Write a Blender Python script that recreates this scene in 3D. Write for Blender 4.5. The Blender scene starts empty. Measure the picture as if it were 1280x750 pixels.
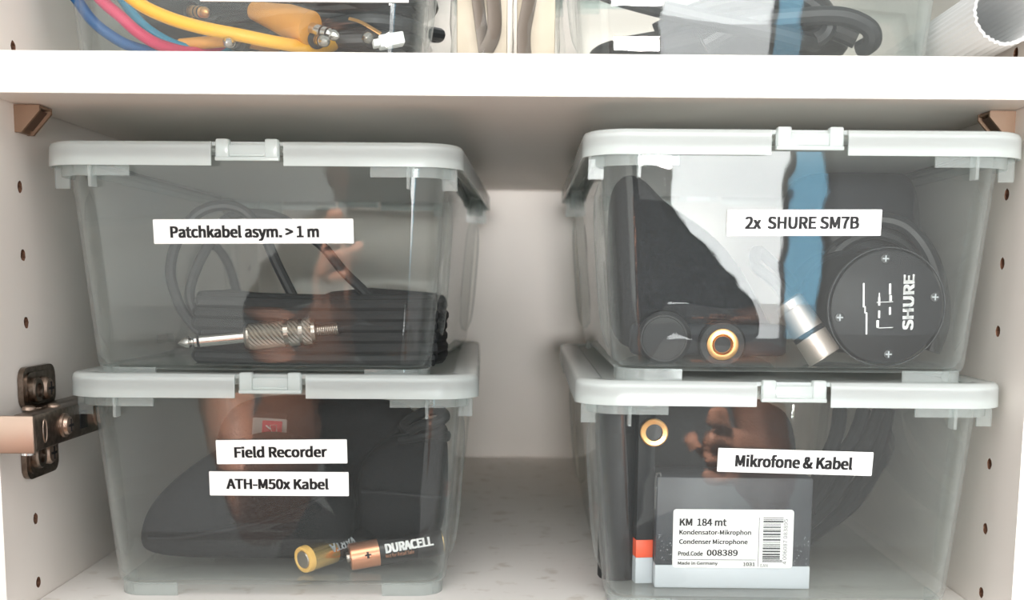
import bpy, bmesh, math, random
from mathutils import Vector, Matrix, Euler
random.seed(7)
S = bpy.context.scene
C = S.collection
MM = 0.001
R_ = math.radians

# ------------------------------------------------------------------ camera
CAM = Vector((7.41, -549.63, 157.78))
CR = Matrix(((0.99990497, -0.00954171, -0.00995042), (0.01084214, 0.99007765, 0.14010241), (0.00851487, -0.14019698, 0.99008702)))
FPX, CX, CY = 1521.95, 640.99, 568.99
cd = bpy.data.cameras.new('camera'); cam = bpy.data.objects.new('camera', cd); C.objects.link(cam)
cam.matrix_world = Matrix.Translation(CAM * MM) @ Matrix((CR.col[0], CR.col[2], -CR.col[1])).transposed().to_4x4()
cd.sensor_width = 36; cd.lens = FPX / 1280 * 36
cd.shift_x = (640 - CX) / 1280; cd.shift_y = (CY - 375) / 1280
cd.clip_start = 0.01
cd.dof.use_dof = True; cd.dof.focus_distance = 0.595; cd.dof.aperture_fstop = 11
S.camera = cam

# ------------------------------------------------------------------ light and exposure
S.view_settings.view_transform = 'Standard'; S.view_settings.look = 'None'
S.view_settings.gamma = 1; S.view_settings.exposure = -0.05
w = bpy.data.worlds.new('world'); S.world = w; w.use_nodes = True
w.node_tree.nodes['Background'].inputs[0].default_value = (1.0, 0.985, 0.965, 1)
w.node_tree.nodes['Background'].inputs[1].default_value = 1.05
cy_ = S.cycles
cy_.use_denoising = True; cy_.max_bounces = 14; cy_.diffuse_bounces = 9; cy_.glossy_bounces = 8
cy_.transmission_bounces = 8; cy_.transparent_max_bounces = 40; cy_.sample_clamp_indirect = 6
cy_.caustics_reflective = False; cy_.caustics_refractive = False

def area(name, loc, target, sx, sy, power, col=(1, 1, 1)):
    l = bpy.data.lights.new(name, 'AREA'); l.shape = 'RECTANGLE'; l.size = sx; l.size_y = sy; l.energy = power; l.color = col
    o = bpy.data.objects.new(name, l); C.objects.link(o); o.location = loc
    o.rotation_euler = (Vector(target) - Vector(loc)).to_track_quat('-Z', 'Y').to_euler()
    return o
area('left_fill', (-0.85, -1.95, 0.36), (-0.2, 0.3, 0.1), 1.3, 1.4, 8, (0.97, 1.0, 0.93))  # added fill from the left for cabinet depth and box haze, no known window

area('back_wall_fill', (0.03, -2.0, 0.17), (0.02, 0.5, 0.1), 0.22, 0.17, 36, (1.0, 0.975, 0.94))  # added fill behind the camera to brighten the back wall, not a known lamp
area('overhead_fill', (0.0, -1.2, 1.35), (0, 0.15, 0.0), 1.2, 0.8, 15, (1.0, 0.97, 0.93))  # added overhead fill for the front of the floor, no known skylight
sl_ = bpy.data.lights.new('arm_fill_spot', 'SPOT'); sl_.energy = 1100; sl_.spot_size = R_(26); sl_.spot_blend = .5; sl_.shadow_soft_size = .03; sl_.color = (1, .93, .85)  # added spot that brightens the arms for their reflections, no known ceiling lamp
so_ = bpy.data.objects.new('arm_fill_spot', sl_); C.objects.link(so_); so_.location = (-.12, -.12, 1.35); so_.rotation_euler = (Vector((-.06, -.68, -.14)) - so_.location).to_track_quat('-Z', 'Y').to_euler()

# ------------------------------------------------------------------ geometry of views: pixel of the photo -> point at a real depth (mm)
def ray(px, py):
    return CR @ Vector(((px - CX) / FPX, 1, -(py - CY) / FPX))
def at(px, py, y=None, x=None, z=None):
    d = ray(px, py)
    t = (y - CAM.y) / d.y if y is not None else (x - CAM.x) / d.x if x is not None else (z - CAM.z) / d.z
    return CAM + d * t

# ------------------------------------------------------------------ materials
def mat(name, col=(.8, .8, .8), rough=.5, metal=0, **k):
    m = bpy.data.materials.new(name); m.use_nodes = True
    b = m.node_tree.nodes['Principled BSDF']
    b.inputs['Base Color'].default_value = (*col, 1); b.inputs['Roughness'].default_value = rough; b.inputs['Metallic'].default_value = metal
    for a, v in k.items():
        b.inputs[a.replace('_', ' ')].default_value = v
    return m
def noise_col(m, c1, c2, scale, lo=.4, hi=.6, detail=4, bump=0, stretch=(1, 1, 1)):
    nt = m.node_tree; b = nt.nodes['Principled BSDF']; N = nt.nodes.new
    tc = N('ShaderNodeTexCoord'); mp = N('ShaderNodeMapping'); mp.inputs['Scale'].default_value = stretch
    n = N('ShaderNodeTexNoise'); n.inputs['Scale'].default_value = scale; n.inputs['Detail'].default_value = detail
    r = N('ShaderNodeValToRGB'); r.color_ramp.elements[0].position = lo; r.color_ramp.elements[1].position = hi
    r.color_ramp.elements[0].color = (*c1, 1); r.color_ramp.elements[1].color = (*c2, 1)
    L = nt.links.new
    L(tc.outputs['Object'], mp.inputs[0]); L(mp.outputs[0], n.inputs[0]); L(n.outputs[0], r.inputs[0]); L(r.outputs[0], b.inputs['Base Color'])
    if bump:
        bp = N('ShaderNodeBump'); bp.inputs['Strength'].default_value = bump; bp.inputs['Distance'].default_value = .0006
        L(n.outputs[0], bp.inputs['Height']); L(bp.outputs[0], b.inputs['Normal'])
    return m
M = {}
M['melamine'] = noise_col(mat('melamine', rough=.38), (.85, .795, .745), (.87, .815, .765), 9, .3, .7)
M['edge'] = mat('edge_banding', (.90, .875, .83), .32)
M['floorboard'] = noise_col(mat('floorboard'), (.74, .69, .64), (.90, .87, .84), 70, .30, .42, 10)
M['chipboard'] = noise_col(mat('chipboard'), (.10, .045, .025), (.26, .13, .08), 900, .3, .7)
M['chip_shade'] = mat('hole_shade', (.05, .03, .02), .9)  # darker chipboard colour puts the shade into the depth of the holes
M['black_plastic'] = mat('black_plastic', (.008, .009, .011), .5, Specular_IOR_Level=.25)
M['black_rubber'] = mat('black_rubber', (.008, .009, .010), .6, Specular_IOR_Level=.3)
M['cable_grey'] = mat('cable_grey', (.012, .014, .016), .42)
M['black_fabric'] = noise_col(mat('black_fabric', rough=.9, Specular_IOR_Level=.12), (.004, .005, .006), (.020, .021, .022), 700, .35, .65, 3, .5)
M['mic_black'] = noise_col(mat('mic_black', rough=.65, Specular_IOR_Level=.2), (.008, .010, .013), (.016, .019, .024), 60, .35, .65)
M['foam'] = noise_col(mat('foam', rough=.95, Specular_IOR_Level=.1), (.006, .007, .009), (.020, .022, .026), 500, .35, .65, 2, .8)
M['white_print'] = mat('white_print', (.85, .86, .86), .6)
M['grey_print'] = mat('grey_print', (.42, .45, .47), .6)
M['label'] = mat('label_tape', (.80, .80, .79), .45)
M['ink'] = mat('ink', (.010, .010, .012), .5)
M['ink_grey'] = mat('ink_grey', (.035, .038, .045), .5)
M['nickel'] = mat('nickel', (.42, .38, .34), .3, 1)
M['chrome'] = mat('chrome', (.60, .59, .57), .16, 1)
M['satin'] = mat('satin_nickel', (.50, .44, .40), .45, 1)
M['brass'] = mat('brass', (.70, .38, .15), .3, 1)
M['gold'] = mat('gold', (.85, .60, .25), .25, 1)
M['bronze'] = noise_col(mat('bronze', rough=.28, metal=1), (.16, .125, .10), (.24, .19, .155), 300, .4, .6)
M['bronze_light'] = mat('bronze_light', (.42, .32, .26), .38, 1)
M['copper'] = mat('battery_copper', (.75, .34, .20), .28, .85)
M['battery_black'] = mat('battery_black', (.012, .012, .013), .22)
M['yellow_ring'] = mat('yellow_shrink', (.85, .52, .14), .35)
M['tan_plastic'] = mat('tan_plastic', (.24, .145, .09), .45)
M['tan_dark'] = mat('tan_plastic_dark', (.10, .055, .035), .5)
M['yellow'] = mat('yellow_cable', (.72, .36, .02), .45, Specular_IOR_Level=.3)
M['blue'] = mat('blue_cable', (.006, .075, .22), .45, Specular_IOR_Level=.3)
M['teal'] = mat('teal_cable', (.006, .19, .31), .45, Specular_IOR_Level=.3)
M['pink'] = mat('pink_cable', (.50, .018, .085), .45, Specular_IOR_Level=.3)
M['orange_boot'] = mat('orange_boot', (.60, .26, .035), .45)
M['tube_white'] = mat('tube_white', (.74, .75, .75), .6)
M['beige'] = noise_col(mat('beige_insert', rough=.6), (.42, .36, .28), (.60, .53, .43), 18)
M['brown_strap'] = mat('brown_strap', (.13, .105, .085), .6)
M['red'] = mat('tag_red', (.50, .02, .05), .6)
M['tag_grey'] = mat('tag_grey', (.36, .35, .33), .8)
M['orange_stripe'] = mat('orange_stripe', (.90, .10, .03), .45)
M['carton_dark'] = noise_col(mat('carton_dark', rough=.45), (.030, .034, .042), (.055, .060, .070), 40)
M['carton_silver'] = mat('carton_silver', (.52, .56, .60), .4)
M['skin'] = mat('skin', (.62, .30, .20), .5)
M['shirt'] = noise_col(mat('shirt', rough=.9, Specular_IOR_Level=.1), (.010, .010, .012), (.022, .022, .025), 60)
M['hair'] = mat('hair', (.04, .025, .015), .7)

def clear(name, tint, milk, rough, milk_edge, spec=.031, milkcol=(.86, .90, .895, 1)):
    """clear plastic: transparent through, a fresnel gloss on top and a little milky scatter that thickens at grazing angles"""
    m = bpy.data.materials.new(name); m.use_nodes = True; nt = m.node_tree; nt.nodes.clear(); N = nt.nodes.new; L = nt.links.new
    out = N('ShaderNodeOutputMaterial'); tr = N('ShaderNodeBsdfTransparent'); tr.inputs[0].default_value = (*tint, 1)
    df = N('ShaderNodeBsdfDiffuse'); df.inputs[0].default_value = milkcol
    tl = N('ShaderNodeBsdfTranslucent'); tl.inputs[0].default_value = milkcol
    md = N('ShaderNodeMixShader'); md.inputs[0].default_value = .5; L(df.outputs[0], md.inputs[1]); L(tl.outputs[0], md.inputs[2])
    lw = N('ShaderNodeLayerWeight'); lw.inputs[0].default_value = .5
    mr = N('ShaderNodeMapRange'); mr.inputs[1].default_value = .25; mr.inputs[2].default_value = 1.0
    mr.inputs[3].default_value = milk; mr.inputs[4].default_value = milk_edge; L(lw.outputs['Facing'], mr.inputs[0])
    m1 = N('ShaderNodeMixShader'); L(mr.outputs[0], m1.inputs[0]); L(tr.outputs[0], m1.inputs[1]); L(md.outputs[0], m1.inputs[2])
    gl = N('ShaderNodeBsdfGlossy'); gl.inputs['Roughness'].default_value = rough
    pw = N('ShaderNodeMath'); pw.operation = 'POWER'; pw.inputs[1].default_value = 5; L(lw.outputs['Facing'], pw.inputs[0])
    fr = N('ShaderNodeMapRange'); fr.inputs[3].default_value = spec; fr.inputs[4].default_value = .75; L(pw.outputs[0], fr.inputs[0])
    nz = N('ShaderNodeTexNoise'); nz.inputs['Scale'].default_value = 14; nz.inputs['Detail'].default_value = 3
    tc = N('ShaderNodeTexCoord'); L(tc.outputs['Object'], nz.inputs[0])
    bp = N('ShaderNodeBump'); bp.inputs['Strength'].default_value = .25; bp.inputs['Distance'].default_value = .0015
    L(nz.outputs[0], bp.inputs['Height']); L(bp.outputs[0], gl.inputs['Normal'])
    m2 = N('ShaderNodeMixShader'); L(fr.outputs[0], m2.inputs[0]); L(m1.outputs[0], m2.inputs[1]); L(gl.outputs[0], m2.inputs[2])
    L(m2.outputs[0], out.inputs[0])
    return m
M['clear'] = clear('clear_plastic', (.986, .996, .991), .025, .003, .30)
M['frost'] = clear('frosted_plastic', (.94, .97, .965), .25, .10, .5)
M['lid'] = clear('milky_lid_plastic', (.90, .95, .94), .66, .22, .88)
M['bag'] = clear('poly_bag', (.97, .965, .95), .05, .12, .30)

# ------------------------------------------------------------------ mesh helpers (all coordinates in mm)
class MB:
    def __init__(s): s.v = []; s.f = []; s.mi = []; s.cur = 0; s.X = Matrix.Identity(4)
    def add(s, vs, fs):
        n = len(s.v); s.v += [tuple(s.X @ Vector(v)) for v in vs]
        s.f += [tuple(i + n for i in f) for f in fs]; s.mi += [s.cur] * len(fs)
    def box(s, x0, x1, y0, y1, z0, z1, bev=0, sub=2):
        bm = bmesh.new(); bmesh.ops.create_cube(bm, size=1)
        for v in bm.verts:
            v.co = Vector(((x0 + x1) / 2 + v.co.x * (x1 - x0), (y0 + y1) / 2 + v.co.y * (y1 - y0), (z0 + z1) / 2 + v.co.z * (z1 - z0)))
        if bev: bmesh.ops.bevel(bm, geom=bm.edges[:] , offset=bev, segments=sub, affect='EDGES', profile=.5)
        s.bm(bm)
    def bm(s, bm):
        bm.verts.index_update(); s.add([v.co.copy() for v in bm.verts], [[v.index for v in f.verts] for f in bm.faces]); bm.free()
    def lathe(s, prof, a, b, n=28, caps=True):
        """prof: list of (t along a->b in mm, radius)"""
        a = Vector(a); d = (Vector(b) - a).normalized(); u = d.orthogonal().normalized(); w_ = d.cross(u)
        vs = []; fs = []
        for t, r in prof:
            for k in range(n):
                q = 2 * math.pi * k / n; vs.append(a + d * t + (u * math.cos(q) + w_ * math.sin(q)) * r)
        for i in range(len(prof) - 1):
            for k in range(n):
                fs.append((i * n + k, i * n + (k + 1) % n, (i + 1) * n + (k + 1) % n, (i + 1) * n + k))
        if caps:
            fs.append(tuple(range(n))[::-1]); fs.append(tuple((len(prof) - 1) * n + k for k in range(n)))
        s.add(vs, fs)
    def tube(s, pts, r, n=10, closed=False, smooth=5, flat=1.0):
        pts = [Vector(p) for p in pts]; rr = r if isinstance(r, (list, tuple)) else None
        if smooth:
            P = pts; m = len(P); out = []; ro = []
            rng = range(m) if closed else range(m - 1)
            for i in rng:
                g = lambda k: P[k % m] if closed else P[max(0, min(m - 1, k))]
                p0, p1, p2, p3 = g(i - 1), g(i), g(i + 1), g(i + 2)
                for j in range(smooth):
                    t = j / smooth
                    out.append(.5 * ((2 * p1) + (p2 - p0) * t + (2 * p0 - 5 * p1 + 4 * p2 - p3) * t * t + (3 * p1 - p0 - 3 * p2 + p3) * t ** 3))
                    if rr: ro.append(rr[i] * (1 - t) + rr[(i + 1) % m] * t)
            if not closed:
                out.append(P[-1]);
                if rr: ro.append(rr[-1])
            pts = out; rr = ro if rr else None
        m = len(pts); vs = []; fs = []; u = None
        for i, p in enumerate(pts):
            a = pts[(i - 1) % m] if closed or i else pts[0]; b = pts[(i + 1) % m] if closed or i < m - 1 else pts[-1]
            d = (b - a).normalized() if (b - a).length > 1e-9 else Vector((0, 0, 1))
            u = (d.orthogonal() if u is None else u - d * u.dot(d)).normalized(); w_ = d.cross(u)
            q = rr[i] if rr else r
            for k in range(n):
                t = 2 * math.pi * k / n; vs.append(p + (u * math.cos(t) + w_ * math.sin(t) * flat) * q)
        for i in range(m if closed else m - 1):
            for k in range(n):
                fs.append((i * n + k, i * n + (k + 1) % n, ((i + 1) % m) * n + (k + 1) % n, ((i + 1) % m) * n + k))
        if not closed: fs.append(tuple(range(n))[::-1]); fs.append(tuple((m - 1) * n + k for k in range(n)))
        s.add(vs, fs)
    def rings(s, rl, cap0=False, cap1=False):
        n = len(rl[0]); vs = [p for r in rl for p in r]; fs = []
        for i in range(len(rl) - 1):
            for k in range(n): fs.append((i * n + k, i * n + (k + 1) % n, (i + 1) * n + (k + 1) % n, (i + 1) * n + k))
        if cap0: fs.append(tuple(range(n))[::-1])
        if cap1: fs.append(tuple((len(rl) - 1) * n + k for k in range(n)))
        s.add(vs, fs)
    def strip(s, path, th, z0, z1):
        """thin upright wall of thickness th along an xy path (outer line), towards the left of the path"""
        P = [Vector((p[0], p[1])) for p in path]; m = len(P); off = []
        for i in range(m):
            d = (P[min(m - 1, i + 1)] - P[max(0, i - 1)]).normalized(); off.append(P[i] + Vector((-d.y, d.x)) * th)
        rl = [[(a.x, a.y, z0), (a.x, a.y, z1), (b.x, b.y, z1), (b.x, b.y, z0)] for a, b in zip(P, off)]
        s.rings(rl, True, True)
    def plate(s, outline, th, z=0):
        """flat plate in xy from an outline, thickness th"""
        n = len(outline); vs = [(x, y, z) for x, y in outline] + [(x, y, z + th) for x, y in outline]
        s.add(vs, [tuple(range(n))[::-1], tuple(range(n, 2 * n))] + [(k, (k + 1) % n, n + (k + 1) % n, n + k) for k in range(n)])
    def make(s, name, mats, parent=None, smooth=True, angle=35):
        me = bpy.data.meshes.new(name); me.from_pydata([(a * MM, b * MM, c * MM) for a, b, c in s.v], [], s.f)
        mats = mats if isinstance(mats, (list, tuple)) else [mats]
        for m_ in mats: me.materials.append(m_)
        me.polygons.foreach_set('material_index', s.mi)
        bm = bmesh.new(); bm.from_mesh(me); bmesh.ops.recalc_face_normals(bm, faces=bm.faces[:]); bm.to_mesh(me); bm.free()
        if smooth:
            me.polygons.foreach_set('use_smooth', [True] * len(me.polygons)); me.set_sharp_from_angle(angle=R_(angle))
        me.update()
        o = bpy.data.objects.new(name, me); C.objects.link(o)
        if parent: o.parent = parent
        return o
def tag(o, label=None, cat=None, group=None, kind=None):
    for k, v in (('label', label), ('category', cat), ('group', group), ('kind', kind)):
        if v: o[k] = v
    return o
def empty(name, loc=(0, 0, 0), rot=(0, 0, 0), **k):
    o = bpy.data.objects.new(name, None); C.objects.link(o); o.location = Vector(loc) * MM; o.rotation_euler = rot; o.empty_display_size = .02
    return tag(o, **k)
def rrect(hx, y0, y1, r, z, n=6, r2=None):
    r2 = r if r2 is None else r2; out = []
    for cx, cy, a0, q in ((hx, y0, -90, r), (hx, y1, 0, r2), (-hx, y1, 90, r2), (-hx, y0, 180, r)):
        sx = -1 if cx > 0 else 1; sy = 1 if cy == y0 else -1
        for k in range(n + 1):
            a = R_(a0 + 90 * k / n); out.append((cx + sx * q + q * math.cos(a), cy + sy * q + q * math.sin(a), z))
    return out
def rr2(w_, h_, r, n=5):
    return [(x, y) for x, y, _ in rrect(w_ / 2, -h_ / 2, h_ / 2, r, 0, n)]
def frame(o, xd, nd):
    """matrix: x along xd, z along nd (both mm space)"""
    z = Vector(nd).normalized(); x = (Vector(xd) - z * Vector(xd).dot(z)).normalized(); y = z.cross(x)
    return Matrix.Translation(Vector(o)) @ Matrix((x, y, z)).transposed().to_4x4()
try:
    FONT = bpy.data.fonts.load(bpy.utils.system_resource('DATAFILES') + '/fonts/Noto Sans CJK Regular.woff2')
except Exception:
    FONT = None
def h0(h_, sy): return sy
def text_mesh(body, w_, h_, bold=0.0, spacing=1.0):
    """lettering as flat geometry fitted to w_ x h_ mm, centred on 0,0"""
    cu = bpy.data.curves.new('lettering', 'FONT'); cu.body = body; cu.size = 1; cu.space_character = spacing; cu.resolution_u = 3
    if FONT: cu.font = FONT
    o = bpy.data.objects.new('lettering', cu); C.objects.link(o); bpy.context.view_layer.update()
    me = bpy.data.meshes.new_from_object(o.evaluated_get(bpy.context.evaluated_depsgraph_get()))
    bpy.data.objects.remove(o); bpy.data.curves.remove(cu)
    xs = [v.co.x for v in me.vertices]; ys = [v.co.y for v in me.vertices]
    x0, x1, y0, y1 = min(xs), max(xs), min(ys), max(ys); sx = w_ / (x1 - x0); sy = h_ / (y1 - y0) if h_ else sx
    vs = [((v.co.x - (x0 + x1) / 2) * sx, (v.co.y - (y0 + y1) / 2) * sy, 0) for v in me.vertices]; fs = [tuple(p.vertices) for p in me.polygons]
    bpy.data.meshes.remove(me)
    if bold:   # heavier weight: the outline repeated a little to each side
        b = bold * h0(h_, sy) ; n = len(vs); v0, f0 = vs, fs; vs, fs = [], []
        for i, (dx, dy) in enumerate(((-1, -.5), (1, -.5), (-1, .5), (1, .5), (0, 0))):
            vs += [(x * (1 - 2 * b / w_) + dx * b, y * .96 + dy * b, 0) for x, y, z in v0]; fs += [tuple(k + i * n for k in f) for f in f0]
    return vs, fs
def lettering(parent, body, w_, h_, X, material, bold=0.0, name='lettering', spacing=1.0):
    m = MB(); m.X = X; vs, fs = text_mesh(body, w_, h_, bold, spacing); m.add(vs, fs)
    return m.make(name, material, parent, smooth=False)

# ------------------------------------------------------------------ cabinet (the setting)
W2, D, HC, SH = 233.0, 553.7, 238.7, 18.0
Z0H = 264.8
def struct(name, m, material, parent=None):
    o = m.make(name, material, parent, smooth=False); tag(o, kind='structure'); return o
holes = [Z0H - 32 * k for k in range(-1, 10)]
def side_panel(name, sgn):
    """side panel with real drilled shelf-pin holes"""
    bm = bmesh.new(); x = sgn * W2; n = 14; r = 2.7
    ys = [0, 30, 44, D - 44, D - 30, D + 8]
    zs = [-60]
    for h in sorted(holes): zs += [h - 7, h + 7]
    zs += [440]
    cols = {1: 37.0, 3: D - 37.0}
    m = MB()
    grid = {}
    for i in range(len(ys) - 1):
        for j in range(len(zs) - 1):
            a, b, c, d = (x, ys[i], zs[j]), (x, ys[i + 1], zs[j]), (x, ys[i + 1], zs[j + 1]), (x, ys[i], zs[j + 1])
            if i in cols and j % 2 == 1:
                hc = Vector((x, cols[i], (zs[j] + zs[j + 1]) / 2)); sq = []
                for k in range(16):
                    q = 2 * math.pi * (k + .0) / 16; dy, dz = math.cos(q), math.sin(q); s_ = 7 / max(abs(dy), abs(dz))
                    sq.append((x, hc.y + dy * s_, hc.z + dz * s_))
                ci = [(x, hc.y + math.cos(2 * math.pi * k / 16) * r * random.uniform(.93, 1.12), hc.z + math.sin(2 * math.pi * k / 16) * r * random.uniform(.93, 1.12)) for k in range(16)]
                dp = [(x + sgn * 9, p[1], p[2]) for p in ci]
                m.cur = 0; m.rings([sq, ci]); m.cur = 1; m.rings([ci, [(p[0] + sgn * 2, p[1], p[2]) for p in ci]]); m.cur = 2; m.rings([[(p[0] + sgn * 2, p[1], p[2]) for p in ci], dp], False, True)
            else:
                m.cur = 0; m.add([a, b, c, d], [(0, 1, 2, 3)])
    m.cur = 3
    m.add([(x, 0, -60), (x + sgn * 18, 0, -60), (x + sgn * 18, 0, 440), (x, 0, 440)], [(0, 1, 2, 3)])
    m.cur = 0
    m.add([(x + sgn * 18, 0, -60), (x + sgn * 18, D + 8, -60), (x + sgn * 18, D + 8, 440), (x + sgn * 18, 0, 440)], [(0, 1, 2, 3)])
    o = struct(name, m, [M['melamine'], M['chipboard'], M['chip_shade'], M['edge']])
    return o
side_panel('wall_left', -1); side_panel('wall_right', 1)
m = MB(); m.box(-W2, W2, D, D + 6, -60, 440); struct('wall_back', m, M['melamine'])
m = MB(); m.box(-W2 + .4, W2 - .4, 0.2, D - .2, -20, 0); struct('floor', m, M['floorboard'])

shelf = empty('shelf_board', (0, 0, HC), label='thick white melamine shelf board crossing the whole cabinet above the two box stacks', cat='shelf')
m = MB(); m.box(-W2 + .7, W2 - .7, .9, D - 3, 0, SH); m.make('board', M['melamine'], shelf, smooth=False)
m = MB(); m.box(-W2 + .7, W2 - .7, 0, .9, 0, SH, .3, 1); m.make('edge_band', M['edge'], shelf, smooth=False)

# shelf supports: brown plastic wedges
def support(sgn, yc, label, group=None):
    r = empty('shelf_support', (sgn * W2, yc, HC), label=label, cat='shelf support', group=group)
    s_ = -sgn
    m = MB()   # flange flat under shelf + wedge flank with a hollow face
    for y0, y1 in ((-8, -6.2), (6.2, 8)):
        m.add([(0, y0, -.3), (s_ * 12, y0, -.3), (s_ * 12, y0, -3), (s_ * 3, y0, -13), (0, y0, -13), (0, y1, -.3), (s_ * 12, y1, -.3), (s_ * 12, y1, -3), (s_ * 3, y1, -13), (0, y1, -13)],
              [(0, 1, 2, 3, 4), (9, 8, 7, 6, 5), (0, 5, 6, 1), (1, 6, 7, 2), (2, 7, 8, 3), (3, 8, 9, 4), (4, 9, 5, 0)])
    m.box(*sorted((s_ * .2, s_ * 11.8)), -7.7, 7.7, -1.6, -.4); m.box(*sorted((s_ * .2, s_ * 1.8)), -7.7, 7.7, -12.8, -.4)
    m.make('bracket', M['tan_plastic'], r, smooth=False)
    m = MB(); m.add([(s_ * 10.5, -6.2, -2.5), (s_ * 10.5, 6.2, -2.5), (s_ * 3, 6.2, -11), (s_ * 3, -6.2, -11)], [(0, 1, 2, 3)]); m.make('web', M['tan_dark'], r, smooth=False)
    m = MB(); m.lathe([(0, 2.2), (8, 2.2)], (s_ * 1, 0, -6), (-s_ * 8, 0, -6), 12); m.make('pin', M['nickel'], r)
support(-1, 42, 'brown plastic shelf support wedge under the shelf at the left side panel')
support(1, 40, 'brown plastic shelf support wedge under the shelf at the right side panel')

# ------------------------------------------------------------------ storage boxes
BW, BL = 100.0, 355.0
def storage_box(loc, rot, H, label, well=4.5, bottom_only=False):
    root = empty('storage_box', loc, (0, 0, R_(rot)), label=label, cat='storage box', group='clear plastic storage boxes with milky clip lids')
    # body: tapered rounded walls, real wall thickness
    m = MB()
    zb, zt = 5.5, H - 6
    def ring(z, ins=0.0):
        t = (z - zb) / (zt - zb); hx = 83.5 + 8 * t - ins; y0 = 15 - 7.5 * t + ins; y1 = BL - 15 + 7.5 * t - ins
        return rrect(hx, y0, y1, 16 - ins, z, 8)
    lo = [ring(zb, 3.2), [(a[0], a[1], zb + .5) for a in ring(zb, 1.2)], [(a[0], a[1], zb + 1.8) for a in ring(zb, .2)]]
    outer = lo + [ring(zb + (zt - zb) * k / 6) for k in (.25, 1, 2, 3, 4, 5, 6)]
    inner = [ring(zb + (zt - zb) * k / 6, 1.5) for k in (6, 4, 2, .35)] + [[(a[0], a[1], zb + 2.0) for a in ring(zb, 4)]]
    m.rings(outer + inner); n = len(outer[0])
    m.add(outer[0], [tuple(range(n))[::-1]]); m.add(inner[-1], [tuple(range(n))])
    m.make('body', M['clear'], root, angle=50)
    # frosted strengthening: skirt pieces under the rim, gussets, side bulges
    def seg(sx, back, fr, sd):
        p = []
        ya = 4.0 if not back else BL - 4.0
        q = -1 if back else 1
        p.append((sx * (95 - fr), ya)); 
        for k in range(9):
            a = R_(90 * k / 8); p.append((sx * (95 - 19 + 19 * math.sin(a)), ya + q * (19 - 19 * math.cos(a))))
        p.append((sx * 95, ya + q * sd))
        return p if sx * q > 0 else p[::-1]
    zt2 = H - 11.5
    for sx in (-1, 1):
        for back in (0, 1):
            m = MB(); m.strip(seg(sx, back, 38, 30), 1.2, zt2 - 4.2, H - 3); m.make('rim_flange', M['frost'], root)
    for sx in (-75, 75): 
        for a, b in ((1.8, 9.5), (BL - 9.5, BL - 1.8)):
            m = MB(); m.box(sx - .7, sx + .7, a, b, zt2 - 9.5, H - 4); m.make('gusset', M['frost'], root, smooth=False)
        
    for sx in (-1, 1):
        for yy in (17, BL - 17):
            m = MB(); m.box(*sorted((sx * 90, sx * 97)), yy - .7, yy + .7, zt2 - 9.5, H - 4); m.make('gusset', M['frost'], root, smooth=False)
        for yy in (44, BL - 44):   # tall side bulge
            rl = []
            for k in range(13):
                t = k / 12; z = 14 + (H - 34) * t; e = math.sqrt(max(0, 1 - abs(2 * t - 1) ** 3.2)) + .02
                xb = 83.5 + 8 * (z - zb) / (zt - zb)
                rl.append([(sx * (xb + 4.2 * e * math.cos(a)), yy + 8 * e * math.sin(a), z) for a in [R_(-90 + 180 * j / 8) for j in range(9)]])
            m = MB(); m.rings(rl, True, True); m.make('side_rib', M['clear'], root)
    # feet
    for sx in (-1, 1):
        for back in (0, 1):
            m = MB(); q = -1 if back else 1; ya = BL - 17 if back else 17; p = [(sx * (81.5 - 30), ya)]
            for k in range(9):
                a = R_(90 * k / 8); p.append((sx * (81.5 - 13 + 13 * math.sin(a)), ya + q * (13 - 13 * math.cos(a))))
            p.append((sx * 81.5, ya + q * 30)); p = p if sx * q > 0 else p[::-1]
            m.strip(p, 1.6, 0, zb + 1); m.make('foot', M['frost'], root)
    # lid
    m = MB(); zs = H - 11.2
    def lr(ins, z): return rrect(BW - ins, ins, BL - ins, max(3, 21 - ins), z, 10)
    prof = [(1.6, H - 3), (1.2, zs), (0, zs), (0, zs + 1), (.2, H - 2.2), (.9, H - .7), (2.2, H), (12, H), (13.2, H - .6), (14.2, H - well)]
    rl = [lr(a, b) for a, b in prof]; under = [lr(14.2, H - well - 1.4), lr(12.5, H - 2.2), lr(2.4, H - 1.8)]
    n = len(rl[0]); m.rings(rl); m.add(rl[-1], [tuple(range(n))]); m.rings([rl[0]] + under[::-1]); m.add(under[0], [tuple(range(n))[::-1]])
    lid = m.make('lid', M['lid'], root, angle=45)
    # notches for the clips, cut out of the rim
    cm = MB(); cm.box(-17, 17, -3, 3.4, zs - 4, H + 4); cm.box(-17, 17, BL - 3.4, BL + 3, zs - 4, H + 4)
    cut = cm.make('cutter', M['lid'], None, smooth=False)
    md = lid.modifiers.new('b', 'BOOLEAN'); md.operation = 'DIFFERENCE'; md.object = cut; md.solver = 'EXACT'
    cut.matrix_world = Matrix.Translation(Vector(loc) * MM) @ Matrix.Rotation(R_(rot), 4, 'Z')
    bpy.context.view_layer.update()
    me = bpy.data.meshes.new_from_object(lid.evaluated_get(bpy.context.evaluated_depsgraph_get()))
    lid.modifiers.clear(); lid.data = me; bpy.data.objects.remove(cut)
    # clips
    for back in (0, 1):
        m = MB(); q = -1 if back else 1; yb = BL if back else 0
        def bx(x0, x1, a, b, z0, z1, bev=.4): m.box(x0, x1, *sorted((yb + q * a, yb + q * b)), z0, z1, bev, 2)
        bx(-15, 15, .6, 3.1, zs + 2.2, H - 1.5, .5)
        bx(-15, 15, -.7, .9, zs + 2.2, zs + 4.0, .4)
        for sx in (-1, 1):
            a, b = sorted((sx * 8.4, sx * 14.6)); bx(a, b, -.6, 5.5, H - 7.5, H + 1.1, .8)
        bx(-8, 8, -.5, 1, zs + 4.3, zs + 5.2, .3)
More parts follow.
